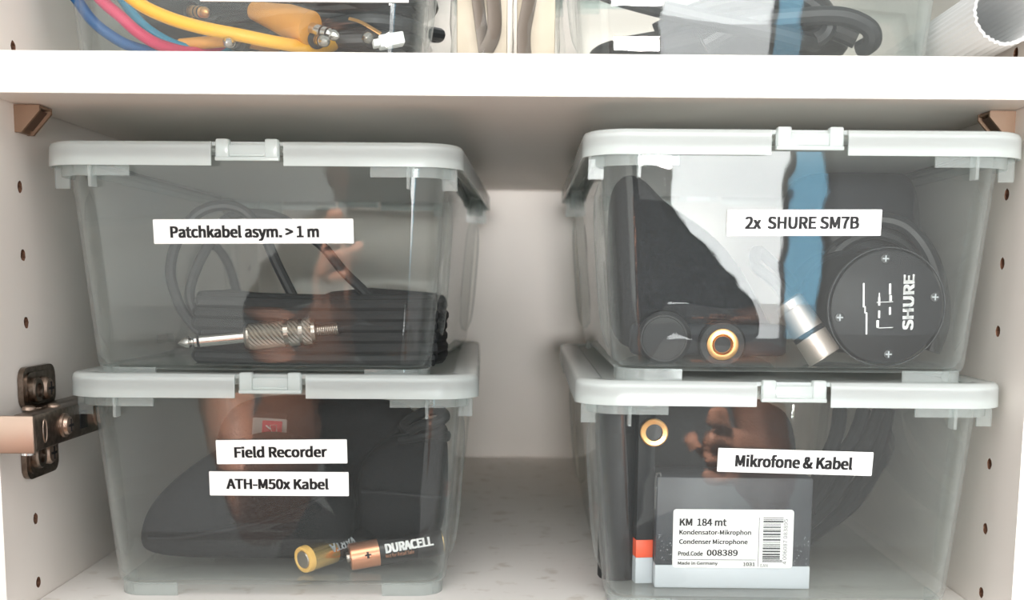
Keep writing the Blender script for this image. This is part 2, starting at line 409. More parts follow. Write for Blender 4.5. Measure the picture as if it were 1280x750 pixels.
        m.make('clip', M['frost' if False else 'lid'], root)
    return root
def box_plane(root_loc, rot, H):
    """front face plane of a box: point and outward normal (mm)"""
    zb, zt = 5.5, H - 6; c, s_ = math.cos(R_(rot)), math.sin(R_(rot))
    p = Vector(root_loc) + Vector((-15 * s_, 15 * c, zb)); up = Vector((7.5 * s_, -7.5 * c, zt - zb)).normalized(); xd = Vector((c, s_, 0))
    return p, xd, xd.cross(up)
def hit(px, py, plane):
    p, xd, n = plane; d = ray(px, py); t = (p - CAM).dot(n) / d.dot(n); return CAM + d * t
def sticker(root, plane, corners, words, wx, cap, label, ddy=0):
    """white label strip stuck on the box front; corners as four px points (tl, tr, br, bl)"""
    q = [hit(a, b, plane) for a, b in corners]; c = sum(q, Vector()) / 4; xd = ((q[1] - q[0]) + (q[2] - q[3])).normalized(); n = plane[2]
    X = frame(c, xd, n); inv = root.matrix_world_mm.inverted() if hasattr(root, 'matrix_world_mm') else Matrix.LocRotScale(root.location / MM, root.rotation_euler, None).inverted()
    w_ = ((q[1] - q[0]).length + (q[2] - q[3]).length) / 2; h_ = ((q[3] - q[0]).length + (q[2] - q[1]).length) / 2
    m = MB(); m.X = inv @ X; m.plate(rr2(w_, h_, .4, 2), .25, .12)
    o = m.make('name_label', M['label'], root, smooth=False); o['label'] = label
    a, b = hit(wx[0], (corners[0][1] + corners[3][1]) / 2, plane), hit(wx[1], (corners[0][1] + corners[3][1]) / 2, plane)
    off = ((a + b) / 2 - c).dot(X.to_3x3().col[0])
    lettering(o, words, (b - a).length, cap, inv @ X @ Matrix.Translation((off, ddy, .45)), M['ink'], .017)
    return o
BOX = {'TL': ((-123.2, 30, 108.6), -.6, 113.4), 'BL': ((-115, 32, 0), 2.0, 113.0), 'BR': ((131.0, 9, 0), -.2, 113.4), 'TR': ((132.4, 4, 112.0), 0, 114.0),
       'UL': ((-129, 40, 256.8), 0, 114.0), 'UR': ((116.5, 38, 256.8), 0, 114.0)}
LBL = {'TL': 'clear storage box labelled Patchkabel, holding a jack cable, upper box of the left stack',
       'BL': 'clear storage box with two labels holding pouches and batteries, lower box of the left stack',
       'TR': 'clear storage box holding two microphones and a brass adapter, upper box of the right stack',
       'BR': 'clear storage box labelled Mikrofone & Kabel, lower box of the right stack',
       'UL': 'clear storage box of coloured patch cables standing on the shelf above the left stack',
       'UR': 'clear storage box of dark looped cables standing on the shelf above the right stack'}
RT = {k: storage_box(*v, LBL[k], well={'BR': 1.5}.get(k, 4.5)) for k, v in BOX.items()}
PL = {k: box_plane(*v) for k, v in BOX.items()}
sticker(RT['TL'], PL['TL'], ((192, 274), (442, 273.5), (442, 304), (192, 305)), 'Patchkabel asym. > 1 m', (213, 399), 7.4, 'white label strip reading Patchkabel asym. > 1 m', -.8)
sticker(RT['BL'], PL['BL'], ((270, 550), (434, 549), (434, 579), (271, 580)), 'Field Recorder', (293, 409), 5.7, 'white label strip reading Field Recorder')
sticker(RT['BL'], PL['BL'], ((262, 589), (436, 590), (436, 620), (262, 619)), 'ATH-M50x Kabel', (283, 411), 5.6, 'lower white label strip with black lettering')
sticker(RT['TR'], PL['TR'], ((909, 263), (1102, 261), (1101, 295.5), (908, 294)), '2x  SHURE SM7B', (931, 1074), 5.6, 'white label strip starting with 2x')
sticker(RT['BR'], PL['BR'], ((898, 560), (1092, 565), (1089, 595), (896, 589)), 'Mikrofone & Kabel', (919, 1066), 6.2, 'white label strip reading Mikrofone & Kabel')
m = MB(); a = hit(487, -20, PL['UL']); b = hit(511, 4, PL['UL'])
m.X = Matrix.Translation(-Vector(BOX['UL'][0])); m.box(a.x - 90, b.x, a.y - 1.5, a.y + .4, b.z, a.z + 4); m.make('name_label', M['label'], RT['UL'], smooth=False)

# ------------------------------------------------------------------ hinge on the left panel
hz = Z0H - 32 * 5.5; X0 = -W2
h = empty('cabinet_hinge', (X0, 40, hz), label='dark bronze concealed cabinet hinge screwed to the left side panel', cat='hinge')
def hb(): 
    q = MB(); return q
for sg in (1, -1):
    m = hb(); m.X = frame((.2, 0, 0), (0, 1, 0), (1, 0, 0))   # local x -> world y, local y -> world z, z -> +x
    m.plate([(x + 3, y + sg * 17) for x, y in rr2(40, 20, 6)], 2.6)
    m.plate([(x + 3, y + sg * 17) for x, y in rr2(35, 15, 5)], 3.4)
    m.make('mounting_wing', M['bronze'], h)
    m = hb(); c = Vector((3, 4, sg * 16)); m.lathe([(0, 5.6), (3.2, 5.6), (4.6, 4.6), (5.0, 2.4)], c, c + Vector((1, 0, 0)), 24); sc = m.make('screw', M['bronze_light'], h)
    m = hb(); m.box(7.6, 8.3, .8, 7.2, sg * 16 - .6, sg * 16 + .6); m.box(7.6, 8.3, 3.4, 4.6, sg * 16 - 3.2, sg * 16 + 3.2); m.make('screw_slot', M['ink'], sc, smooth=False)
    m = hb(); c = Vector((2.5, -7, sg * 16)); m.lathe([(0, 6.2), (3.4, 6.2), (4.2, 5.4), (4.2, 3.4), (2.6, 3.2)], c, c + Vector((1, 0, 0)), 24); m.make('height_cam', M['bronze'], h)
m = hb(); m.box(2.6, 14, -14, 50, -8.5, 8.5, 1.4); m.box(10, 20.6, -49, 46, -8.5, 8.5, 1.6); m.make('arm', M['bronze'], h)
m = hb(); m.box(20.5, 20.9, 6, 16, -4.5, 4.5, .15); m.make('arm_recess', M['ink'], h)
m = hb(); m.tube([(20.6, -38 + 2.2 * math.cos(q), 5.2 * math.sin(q)) for q in [2 * math.pi * k / 12 for k in range(12)]], .35, 6, True); m.make('embossed_oval', M['bronze_light'], h)
for yy, rr in ((-15, 4.6), (30, 4.2)):
    m = hb(); c = Vector((20.2, yy, 0)); m.lathe([(0, rr + 1.2), (1.6, rr + 1.2), (1.8, rr), (3.4, rr - .4), (4, rr - 2)], c, c + Vector((1, 0, 0)), 24); sc = m.make('screw', M['bronze_light'], h)
    m = hb(); m.box(23.9, 24.4, yy - 3, yy + 3, -.6, .6); m.box(23.9, 24.4, yy - .6, yy + .6, -3, 3); m.make('screw_slot', M['ink'], sc, smooth=False)
for yy in (-24, -12):
    m = hb(); c = Vector((8 if yy < -20 else 15, yy, 8)); m.lathe([(0, 3.2), (1.4, 3.0), (2, 1.6)], c, c + Vector((0, 0, 1)), 18); m.make('rivet', M['bronze_light'], h)
m = hb(); m.box(-60, 20.4, -50.5, -48, -9, 8, .6); m.make('cranked_arm', M['bronze_light'], h)
m = hb(); c = Vector((13, -40, -9.5)); m.lathe([(0, 3), (1.5, 3)], c, c - Vector((0, 0, 1)), 16); m.make('rivet', M['chrome'], h)

# ------------------------------------------------------------------ upper left box of the left stack: jack cable
FL = {k: BOX[k][0][2] + 7.7 for k in BOX}
t = empty('jack_cable', (-118, 80, FL['TL']), label='coiled black audio cable with a knurled silver jack plug in the Patchkabel box', cat='cable')
def loc(root, p): return Vector(p) - root.location / MM
def tubes(root, name, lists, r, material, closed=False, n=10, **k):
    m = MB(); m.X = Matrix.Translation(-root.location / MM)
    for p in lists: m.tube(p, r, n, closed, **k)
    return m.make(name, material, root)
# bundle: stadium loops laid on each other
m = MB(); m.X = Matrix.Translation(-t.location / MM); coil = []
for j in range(18):
    z = FL['TL'] + 3.6 + (j % 6) * 5.4 + (j // 6 % 2) * 2; e = random.uniform(-1.2, 1.2)
    xa, xb = -152 + e + (j % 3) * 1.2, -42.5 + random.uniform(-1.2, .6)
    rr = 22; pts = []
    for k in range(9): a = R_(90 + 180 * k / 8); pts.append((xa + rr * .45 * math.cos(a), 90 - (28 - (j // 6) * 5) * math.sin(a) * -1 , z + (1 - k / 8) * .4))
    for k in range(9): a = R_(-90 + 180 * k / 8); pts.append((xb + rr * .25 * math.cos(a), 90 + (28 - (j // 6) * 5) * math.sin(a), z + math.sin(k) * .3 - .6))
    mid = (xa + xb) / 2
    pts.insert(9, (mid, 90 - (28 - (j // 6) * 5), z - 1.2)); pts.append((mid, 90 + (28 - (j // 6) * 5), z))
    coil += pts
m.tube(coil, 3.5, 10, False, 3)
m.make('cable_bundle', M['black_rubber'], t)
fz = FL['TL']
def A(pts):
    q = [at(px, py, y=y) for px, py, y in pts]
    return [Vector((p.x, p.y, max(p.z, fz + 4.4))) for p in q]
tubes(t, 'cable', [A([(262, 425, 68), (240, 405, 72), (224, 380, 76), (213, 340, 80), (222, 300, 84), (245, 268, 86), (275, 257, 88), (305, 264, 90), (330, 295, 92), (346, 330, 92), (372, 382, 90), (380, 400, 88)]),
      A([(262, 430, 76), (250, 405, 80), (237, 370, 86), (246, 335, 92), (262, 305, 96), (285, 272, 100), (320, 267, 104), (355, 275, 106), (400, 305, 108), (430, 340, 108), (462, 372, 104), (475, 400, 98)]),
      ], 2.75, M['cable_grey'])
tubes(t, 'cable', [A([(215, 455, 240), (190, 420, 250), (175, 370, 262), (185, 330, 270), (208, 300, 276), (240, 290, 280), (280, 320, 282), (300, 380, 280), (310, 430, 270)])], 3.2, M['cable_grey'])
pa, pb = at(223, 429, y=55), at(423, 411, y=60)
ax = (pb - pa).normalized(); Ln = (pb - pa).length
m = MB(); m.X = Matrix.Translation(-t.location / MM)
m.lathe([(0, .5), (1.5, 1.6), (4.2, 2.9), (5.4, 2.9), (6.6, 1.6), (7.4, 1.6), (8.2, 2.9), (9.6, 2.9)], pa, pb)
m.lathe([(10.8, 3.15), (33, 3.15)], pa, pb)
tip = m.make('plug_shaft', M['chrome'], t)
m = MB(); m.X = Matrix.Translation(-t.location / MM); m.lathe([(9.5, 2.95), (10.9, 2.95)], pa, pb); m.make('insulator_ring', M['black_plastic'], t)
def knurl(m, a, b, t0, t1, r, rows, n=15, amp=.55):
    """diamond knurling as raised geometry"""
    a = Vector(a); d = (Vector(b) - a).normalized(); u = d.orthogonal().normalized(); w_ = d.cross(u); rl = []
    for i in range(rows + 1):
        q = []
        for k in range(2 * n):
            an = math.pi * k / n; p = r + (amp if (k + i) % 2 else -amp * .3); q.append(a + d * (t0 + (t1 - t0) * i / rows) + (u * math.cos(an) + w_ * math.sin(an)) * p)
        rl.append(q)
    m.rings(rl, True, True)
m = MB(); m.X = Matrix.Translation(-t.location / MM)
m.lathe([(33, 5.2), (34.5, 6.3), (35.5, 6.3)], pa, pb)
knurl(m, pa, pb, 35.5, 52.5, 6.2, 16); m.lathe([(52.3, 6.0), (55, 6.0)], pa, pb); knurl(m, pa, pb, 55, 60, 6.2, 5); m.lathe([(59.8, 5.8), (62, 5.8)], pa, pb); knurl(m, pa, pb, 62, 66.3, 6.3, 4)
m.lathe([(66.2, 5.6), (68, 5.4), (68.4, 4.2)], pa, pb)
m.make('plug_barrel', M['nickel'], t, smooth=False)
m = MB(); m.X = Matrix.Translation(-t.location / MM)
hel = []
d0 = ax; u0 = d0.orthogonal().normalized(); v0 = d0.cross(u0)
for k in range(12 * 12): a = 2 * math.pi * k / 12; hel.append(pa + d0 * (68.2 + (Ln - 68.2) * k / 144) + (u0 * math.cos(a) + v0 * math.sin(a)) * 2.6)
m.tube(hel, .46, 6, smooth=0); m.make('strain_relief_spring', M['nickel'], t)
m = MB(); m.X = Matrix.Translation(-t.location / MM); m.tube([pa + d0 * 68, pa + d0 * (Ln + 1), at(440, 408, y=62), at(470, 402, y=63), at(500, 405, y=66)], 2.1, 10); m.make('cable', M['black_rubber'], t)

# ------------------------------------------------------------------ lower left box: pouches and batteries
def blob(root, name, outline, y0, y1, material, bulge=.12, sub=2, wob=0):
    """soft stuffed shape: outline (xz, mm) given thickness from y0 to y1 with pillow faces"""
    P = [Vector(p) for p in outline]; c = sum(P, Vector((0, 0, 0))) / len(P); rl = []
    K = 7
    for i in range(K + 1):
        t_ = i / K; s_ = 1 - (abs(2 * t_ - 1) ** 4) * (.22 + bulge); y = y0 + (y1 - y0) * t_
        rl.append([(c.x + (p.x - c.x) * s_ + random.uniform(-wob, wob), y, c.z + (p.z - c.z) * s_ + random.uniform(-wob, wob)) for p in P])
    m = MB(); m.X = Matrix.Translation(-root.location / MM); m.rings(rl, True, True)
    o = m.make(name, material, root, angle=80)
    sm = o.modifiers.new('s', 'SUBSURF'); sm.levels = sub; sm.render_levels = sub
    return o
def floor_z(p, z): return Vector((p.x, p.y, max(p.z, z)))
fz = FL['BL']
r = empty('zip_pouch', (-130, 90, fz), label='black fabric pouch with rounded left end lying across the Field Recorder box', cat='pouch')
out = [at(a, b, y=72) for a, b in ((172, 700), (164, 680), (170, 650), (190, 620), (225, 590), (262, 565), (310, 545), (350, 548), (395, 565), (425, 600), (440, 640), (440, 700), (400, 704), (330, 704), (250, 704))]
out = [floor_z(p, fz + .5) for p in out]
blob(r, 'body', out, 66, 120, M['black_fabric'])
zp = [at(a, b, y=66.5) for a, b in ((185, 672), (220, 672), (270, 664), (330, 650), (390, 628), (420, 610))]
tubes(r, 'piping', [zp], 1.2, M['black_plastic'], flat=.6)
r = empty('fabric_bag', (-150, 170, fz), label='upright black cloth bag with a small grey and red tag in the Field Recorder box', cat='bag')
out = [floor_z(at(a, b, y=130), fz + .5) for a, b in ((250, 680), (255, 600), (262, 530), (290, 503), (350, 500), (420, 503), (490, 506), (520, 520), (528, 600), (520, 680), (400, 700), (310, 700))]
blob(r, 'body', out, 124, 190, M['black_fabric'], wob=.8)
m = MB(); c = at(337, 536, y=118); X = frame(c, (1, 0, -.05), (0, -1, .15)); m.X = Matrix.Translation(-r.location / MM) @ X
m.plate(rr2(19, 11.5, .8), .6); tg = m.make('tag', M['tag_grey'], r, smooth=False); tg['label'] = 'small grey woven tag with a red square'
m = MB(); m.X = Matrix.Translation(-r.location / MM) @ X @ Matrix.Translation((1.5, 0, .7)); m.plate(rr2(11, 9, .6), .3); m.make('red_square', M['red'], tg, smooth=False)
m = MB(); m.X = Matrix.Translation(-r.location / MM) @ X @ Matrix.Translation((1.7, 0, 1.1)) @ Matrix.Rotation(R_(12), 4, 'Z')
m.tube([(-3.4, -2.2, 0), (2.2, -2.2, 0), (2.6, 1.8, 0), (-1, 2.2, 0), (-.6, -1.6, 0)], .55, 6, smooth=1, flat=.3); m.tube([(-1, 0, 0), (-3.2, 2.4, 0)], .55, 6, smooth=0, flat=.3); m.make('emblem', M['white_print'], tg)
m = MB(); m.X = Matrix.Translation(-r.location / MM) @ X; m.box(-9, 9, 5, 9, -1.5, .3, .3); m.make('loop', M['black_fabric'], r)
r = empty('fabric_pouch', (-60, 110, fz), label='soft black pouch with a folded top behind the battery in the Field Recorder box', cat='pouch')
out = [floor_z(at(a, b, y=95), fz + .5) for a, b in ((440, 695), (438, 640), (442, 585), (465, 560), (500, 545), (525, 535), (548, 530), (556, 560), (556, 620), (550, 690), (500, 700))]
blob(r, 'body', out, 88, 150, M['black_fabric'], wob=.6)
tubes(r, 'seam', [A([(452, 614, 85), (490, 616, 84), (530, 620, 84), (552, 622, 86)])], 1.1, M['black_plastic'], flat=.5)
r = empty('cable_tie', (-50, 80, fz + 70), label='short bunched black cable on top of the right pouch in the Field Recorder box', cat='cable')
tubes(r, 'cable', [A([(512, 540, 92), (525, 532, 90), (545, 528, 92), (556, 520, 96), (545, 512, 104), (520, 520, 106), (505, 534, 100), (530, 542, 96), (560, 545, 104)]), A([(500, 550, 96), (530, 545, 92), (556, 536, 98)])], 3.0, M['black_rubber'])

def battery(name, a, b, dia, label, parts):
    a, b = Vector(a), Vector(b); root = empty(name, a, label=label, cat='battery'); mv = Matrix.Translation(-a)
    for pn, prof, mt in parts:
        m = MB(); m.X = mv; m.lathe(prof, a, b, 32); m.make(pn, mt, root)
    return root
# copper-topped battery, its side with print to the camera
a, b = at(437, 697.5, y=72), at(549, 673, y=84); a.z = fz + 7.4; b.z = fz + 13.5
br = battery('battery', a, b, 14, 'copper and black battery lying on the box bottom, right of the other battery',
    [('terminal', [(-1.6, 2.7), (0, 2.7)], M['nickel']), ('copper_band', [(0, 6.6), (.5, 7.1), (15.2, 7.15)], M['copper']), ('black_jacket', [(15.2, 7.17), (48, 7.17), (49, 6.8)], M['battery_black']), ('base', [(48.9, 6.2), (49.5, 6.2)], M['gold'])])
dx = (b - a).normalized(); nn = (Vector((0, -1, .12)) - dx * Vector((0, -1, .12)).dot(dx)).normalized()
def wrap(root, base, dx, nn, R, body, w_, h_, tx, ty, material, bold=.03, flip=1):
    """lettering wrapped round a cylinder"""
    vs, fs = text_mesh(body, w_, h_, bold); up = nn.cross(dx) * flip; xd = dx * flip
    m = MB(); m.X = Matrix.Translation(-root.location / MM)
    bm = bmesh.new(); vv = [bm.verts.new(v) for v in vs]
    for f in fs:
        try: bm.faces.new([vv[i] for i in f])
        except ValueError: pass
    for k in range(-12, 13):
        bmesh.ops.bisect_plane(bm, geom=bm.verts[:] + bm.edges[:] + bm.faces[:], plane_co=(0, k * .55, 0), plane_no=(0, 1, 0))
    out = []
    for v in bm.verts:
        an = (v.co.y + ty) / R; out.append(base + xd * (v.co.x) + dx * tx + (nn * math.cos(an) + up * math.sin(an)) * R)
    for v, p in zip(bm.verts, out): v.co = p
    m.bm(bm); return m.make('print', material, root, smooth=False)
wrap(br, a, dx, nn, 7.3, 'DURACELL', 25.5, 5.0, 31, 1.8, M['white_print'], .02)
wrap(br, a, dx, nn, 7.3, 'Not for Retail Sale', 15, 2.2, 25.5, -2.2, M['copper'], 0)
wrap(br, a, dx, nn, 7.3, '+', 3.4, 3.4, 9, 0, M['ink'], .02)
a2, b2 = at(379, 700, y=64), at(440, 672, y=92); a2.z = fz + 7.6; b2 = a2 + (Vector((30, 34, 5))).normalized() * 49
bv = battery('battery', a2, b2, 14, 'battery seen end on with a yellow rim, left of the copper one',
    [('end_disc', [(-.6, 2.6), (-.5, 4.4), (.2, 4.8)], M['nickel']), ('yellow_rim', [(.1, 4.9), (-.5, 5.6), (-.3, 6.8), (1, 7.1), (3, 7.1)], M['yellow_ring']), ('gold_band', [(3, 7.05), (19, 7.05)], M['gold']), ('dark_jacket', [(19, 7.05), (48, 7.05), (49, 6.4)], M['battery_black'])])
dx2 = (b2 - a2).normalized(); n2 = (Vector((0.35, -1, .6)) - dx2 * Vector((.35, -1, .6)).dot(dx2)).normalized()
wrap(bv, a2, dx2, n2, 7.25, 'VARTA', 17, 4.6, 22, 1, M['grey_print'], .015, -1)

# ------------------------------------------------------------------ upper right box: microphones
fz = FL['TR']
def local(root): return Matrix.Translation(-root.location / MM)
cD = at(1108, 391, y=40); cD.z = max(cD.z, fz + 28)
r = empty('microphone', (cD.x, 80, fz), label='black broadcast microphone with a round white-printed end plate in the upper right box', cat='microphone')
bk = cD + Vector((-6, 150, 4)); ay = (bk - cD).normalized()
m = MB(); m.X = local(r); m.lathe([(1.2, 26.2), (2.4, 27.4), (8, 27.4), (9, 25), (60, 25), (62, 27), (86, 27)], cD, bk, 56); m.make('body', M['mic_black'], r)
m = MB(); m.X = local(r); m.lathe([(0, 26.4), (.2, 26.8), (1.4, 26.8)], cD, bk, 64); ep = m.make('end_plate', M['black_plastic'], r)
m = MB(); m.X = local(r); m.lathe([(.9, 27.9), (.2, 28.1), (.2, 28.5), (1.6, 28.6)], cD, bk, 64, caps=False); m.make('rim', M['cable_grey'], r)
XF = local(r) @ frame(cD, (1, 0, 0), -ay)
for ax_, ay_ in ((-2, 23), (23, 5), (-22.5, -5), (2, -22.5)):
    m = MB(); m.X = XF; m.lathe([(-.1, 2.4), (.5, 2.2), (.7, 1.2)], (ax_, ay_, 0), (ax_, ay_, 1), 16); sc = m.make('screw', M['cable_grey'], r)
    m = MB(); m.X = XF; m.box(ax_ - 1.5, ax_ + 1.5, ay_ - .3, ay_ + .3, .7, .85); m.box(ax_ - .3, ax_ + .3, ay_ - 1.5, ay_ + 1.5, .7, .85); m.make('screw_slot', M['grey_print'], sc, smooth=False)
pr_ = MB(); pr_.X = XF @ Matrix.Translation((0, 0, .25)) @ Matrix.Rotation(R_(3), 4, 'Z')
for x0, x1, y0, y1 in ((-11.6, -10.8, .5, 12), (-10.2, -9.4, -12.5, -2), (-10.8, -10.2, -2.4, 1), (-4.2, -3.2, 1, 5), (-3.9, -3.4, 4, 7), (1, 2, 6, 11.2), (1.2, 2.4, 3, 5.6), (-4.2, -3.2, -5, -1.4), (-5, -3.8, -9.5, -6), (1, 2, -3.6, 0), (-4, 3, -9.9, -9.6), (-5, 3, 2.4, 2.7)):
    pr_.add([(x0, y0, 0), (x1, y0, 0), (x1, y1, 0), (x0, y1, 0)], [(0, 1, 2, 3)])
pr_.make('switch_marks', M['white_print'], ep, smooth=False)
lettering(ep, 'SHURE', 26.5, 5.2, XF @ Matrix.Translation((10.3, 2.4, .3)) @ Matrix.Rotation(R_(92), 4, 'Z'), M['white_print'], .022)
# lead leaving this microphone with a silver plug
pA, pB = at(987, 380, y=42), at(1031, 447, y=36); ax = (pB - pA).normalized(); Lx = (pB - pA).length
r = empty('connector', (pA.x, pA.y, fz), label='silver cylindrical cable connector with a black ring leaning beside the round microphone plate', cat='connector')
m = MB(); m.X = local(r); m.lathe([(-2, 6.2), (-1, 7.2), (Lx * .08, 7.4), (Lx * .1, 7.1), (Lx * .14, 7.4), (Lx * .52, 7.9)], pA, pB, 36); m.make('shell', M['satin'], r)
m = MB(); m.X = local(r); m.lathe([(Lx * .52, 8.05), (Lx * .6, 8.05)], pA, pB, 36); m.make('ring', M['black_plastic'], r)
m = MB(); m.X = local(r); m.lathe([(Lx * .6, 8.0), (Lx * .97, 8.2), (Lx, 7.8), (Lx, 6.9), (Lx * .92, 6.7)], pA, pB, 36); m.make('sleeve', M['satin'], r)
m = MB(); m.X = local(r); m.lathe([(Lx * .91, 6.7), (Lx * .93, 6.7)], pA, pB, 24); m.make('insert', M['black_plastic'], r)
m = MB(); m.X = local(r); m.tube([pA - ax * 1, pA - ax * 12, pA + Vector((-14, 14, 18)), pA + Vector((-8, 40, 26)), pA + Vector((14, 60, 10))], 3, 10); m.make('cable', M['black_rubber'], r)
# second microphone: foam windscreen outlined to the photographer's dark reflection, yoke mount, brass adapter
r = empty('microphone', (80, 90, fz), label='black foam-covered microphone with its yoke mount and foam outlined to a dark reflection, left in the upper right box', cat='microphone')
fo = [floor_z(at(a, b, y=82), fz + .5) for a, b in ((774, 455), (768, 380), (768, 300), (770, 215), (800, 208), (822, 240), (850, 258), (890, 285), (925, 320), (950, 365), (972, 410), (990, 452), (930, 456), (850, 456))]
blob(r, 'windscreen', fo, 62, 190, M['foam'])
cb = at(830, 423, y=50)
m = MB(); m.X = local(r); m.lathe([(0, 11.5), (1.2, 13.2), (10, 13.4), (12, 12)], cb, cb + Vector((.1, 1, .05)), 40); m.lathe([(-.8, 10.4), (.2, 10.6), (.3, 9.6), (-.6, 9.4)], cb, cb + Vector((.1, 1, .05)), 40); m.make('yoke_knob', M['black_plastic'], r)
m = MB(); m.X = local(r); m.box(cb.x - 16, cb.x + 62, 56, 64, fz + 3, fz + 19, 3.5, 3); m.make('yoke_bracket', M['mic_black'], r)
cb = at(903.5, 431, y=44)
ad = empty('thread_adapter', (cb.x, 48, fz), label='brass threaded adapter ring facing the front of the upper right box', cat='thread adapter')
m = MB(); m.X = local(ad); bd = cb + Vector((.06, 1, .08))
m.lathe([(10, 7.0), (10, 7.6), (1, 7.8), (.2, 7.6), (0, 7.2), (0, 5.2), (.6, 4.8)], cb, bd, 40, caps=False); m.make('flange', M['brass'], ad)
m = MB(); m.X = local(ad); pf = []
for k in range(14): pf.append((.6 + k * .7, 4.9 if k % 2 else 4.1))
m.lathe(pf, cb, bd, 40, caps=False); m.make('thread', M['brass'], ad)
m = MB(); m.X = local(ad); m.lathe([(9, 4.3), (10.4, 4.3)], cb, bd, 24); m.make('bore', M['ink'], ad)
m = MB(); m.X = local(ad); m.lathe([(2, 10.5), (3, 11.4), (9, 11.4)], cb, bd, 40); 
sl = m.make('collar', M['black_plastic'], ad)
# black leads behind
r = empty('microphone_cable', (150, 120, fz), label='thick black cable looping behind the round microphone plate in the upper right box', cat='cable')
tubes(r, 'cable', [A([(1040, 300, 100), (1075, 280, 96), (1105, 275, 92), (1135, 285, 88), (1160, 315, 84), (1174, 355, 80), (1178, 400, 78), (1165, 440, 78)]),
                   A([(1030, 330, 110), (1060, 300, 108), (1100, 290, 104), (1140, 308, 100), (1160, 350, 98)]),
                   A([(1000, 360, 120), (1040, 340, 118), (1080, 320, 116), (1120, 330, 112), (1150, 370, 108), (1156, 420, 104)])], 4.0, M['cable_grey'])
r = empty('cable_pouch', (165, 160, fz), label='dark soft pouch standing behind the cable at the right of the upper right box', cat='pouch')
out = [floor_z(at(a, b, y=140), fz + .5) for a, b in ((1000, 420), (1000, 320), (1004, 240), (1020, 205), (1080, 200), (1150, 205), (1165, 240), (1165, 320), (1160, 420), (1080, 430))]
blob(r, 'body', out, 132, 230, M['mic_black'], wob=.8)

# ------------------------------------------------------------------ lower right box: carton, slim cartons, cables
fz = FL['BR']
pq = [at(822, 592, y=44), at(1016, 604, y=46)]
kx0, kx1 = at(820, 660, y=44).x, at(1013, 660, y=46).x; ktop = at(920, 597, y=44).z
r = empty('microphone_carton', ((kx0 + kx1) / 2, 44, fz), label='dark carton with a white product label and barcode standing in the lower right box', cat='carton')
hw = (kx1 - kx0) / 2; kh = ktop - fz
m = MB(); m.box(-hw, hw, 0, 34, 11.5, kh, .8); m.make('carton', M['carton_dark'], r)
m = MB(); m.box(-hw - .15, hw + .15, -.2, 34.2, 0, 11.6, .6); m.make('silver_band', M['carton_silver'], r)
m = MB(); m.cur = 0
for k in range(260):
    x, z = random.uniform(-hw + 1, hw - 1), random.uniform(12, 27) ; s_ = random.uniform(.08, .26)
    m.add([(x - s_, -.12, z - s_), (x + s_, -.12, z - s_ * .6), (x + s_ * .7, -.12, z + s_), (x - s_ * .5, -.12, z + s_)], [(0, 1, 2, 3)])
m.make('speckles', M['grey_print'], r, smooth=False)['kind'] = 'stuff'
# printed label
rl_ = r.location / MM
def onf(px, py): p = at(px, py, y=43.6); return p - rl_
l0, l1, l2 = onf(842, 636), onf(993, 635), onf(843, 709)
lw_, lh_ = (l1 - l0).length, (l2 - l0).length; lc = Vector(((l0.x + l1.x) / 2, -.35, (l0.z + l2.z) / 2))
XL = frame(lc, (1, 0, .005), (0, -1, 0))
m = MB(); m.X = XL; m.plate(rr2(lw_, lh_, 1.6), .3); lab = m.make('product_label', M['label'], r, smooth=False); lab['label'] = 'white product label with grey print and barcode'
def LT(txt, x0, x1, y, h_, mt='ink_grey', bold=0.0, rotz=0):
    """x0,x1,y in px of the photo's label (842..993, 636..709)"""
    k = lw_ / 151; X = XL @ Matrix.Translation((((x0 + x1) / 2 - 917.5) * k, -(y - 672.5) * k, .42)) @ Matrix.Rotation(rotz, 4, 'Z')
    return lettering(lab, txt, ((x1 - x0) if not rotz else h_[0]) * k, (h_ if not rotz else h_[1]) * k, X, M[mt], bold, 'print')
LT('KM', 850, 866, 651.5, 9, bold=.015); LT('184 mt', 872, 909, 651.5, 9.4, bold=.012)
LT('Kondensator-Mikrophon', 850, 940, 665, 8, bold=.012); LT('Condenser Microphone', 850, 936, 677, 8, bold=.012)
LT('Prod.Code', 849, 880, 691.5, 6, bold=.012); LT('008389', 885, 924, 690.5, 7.8, bold=.012)
LT('Made in Germany', 849, 899, 704.5, 5.5, bold=.012); LT('1031', 931, 946, 705, 4.6, bold=.012); LT('EAN', 953, 962, 706.5, 4)
LT('4 006087 083895', 978, 988, 676, (58, 5), rotz=R_(90))
m = MB(); m.X = XL; k = lw_ / 151
def rect(x0, x1, y0, y1): m.add([((a - 917.5) * k, -(b - 672.5) * k, .42) for a, b in ((x0, y1), (x1, y1), (x1, y0), (x0, y0))], [(0, 1, 2, 3)])
rect(849, 947, 699.2, 699.8); rect(949.5, 950.1, 645, 708)
yy = 645.0
rb = random.Random(3)
while yy < 701: 
    h_ = rb.choice((.8, .8, 1.5, 2.2)); rect(955, 977 if 650 < yy < 698 else 980, yy, min(yy + h_, 702)); yy += h_ + rb.choice((.7, .9, 1.6))
m.make('barcode', M['ink_grey'], lab, smooth=False)
# clear hang tab at the left edge
m = MB(); a = onf(819, 612); m.tube([(-hw - 1, 0, kh - 7), (-hw - .5, -1, kh + 1), (-hw + 1.6, -1, kh + 1.5), (-hw + 1, -.5, kh - 3), (-hw - .6, -1, kh - 6), (-hw - .8, -.4, kh - 16)], .35, 6); m.make('clear_tab', M['bag'], r)
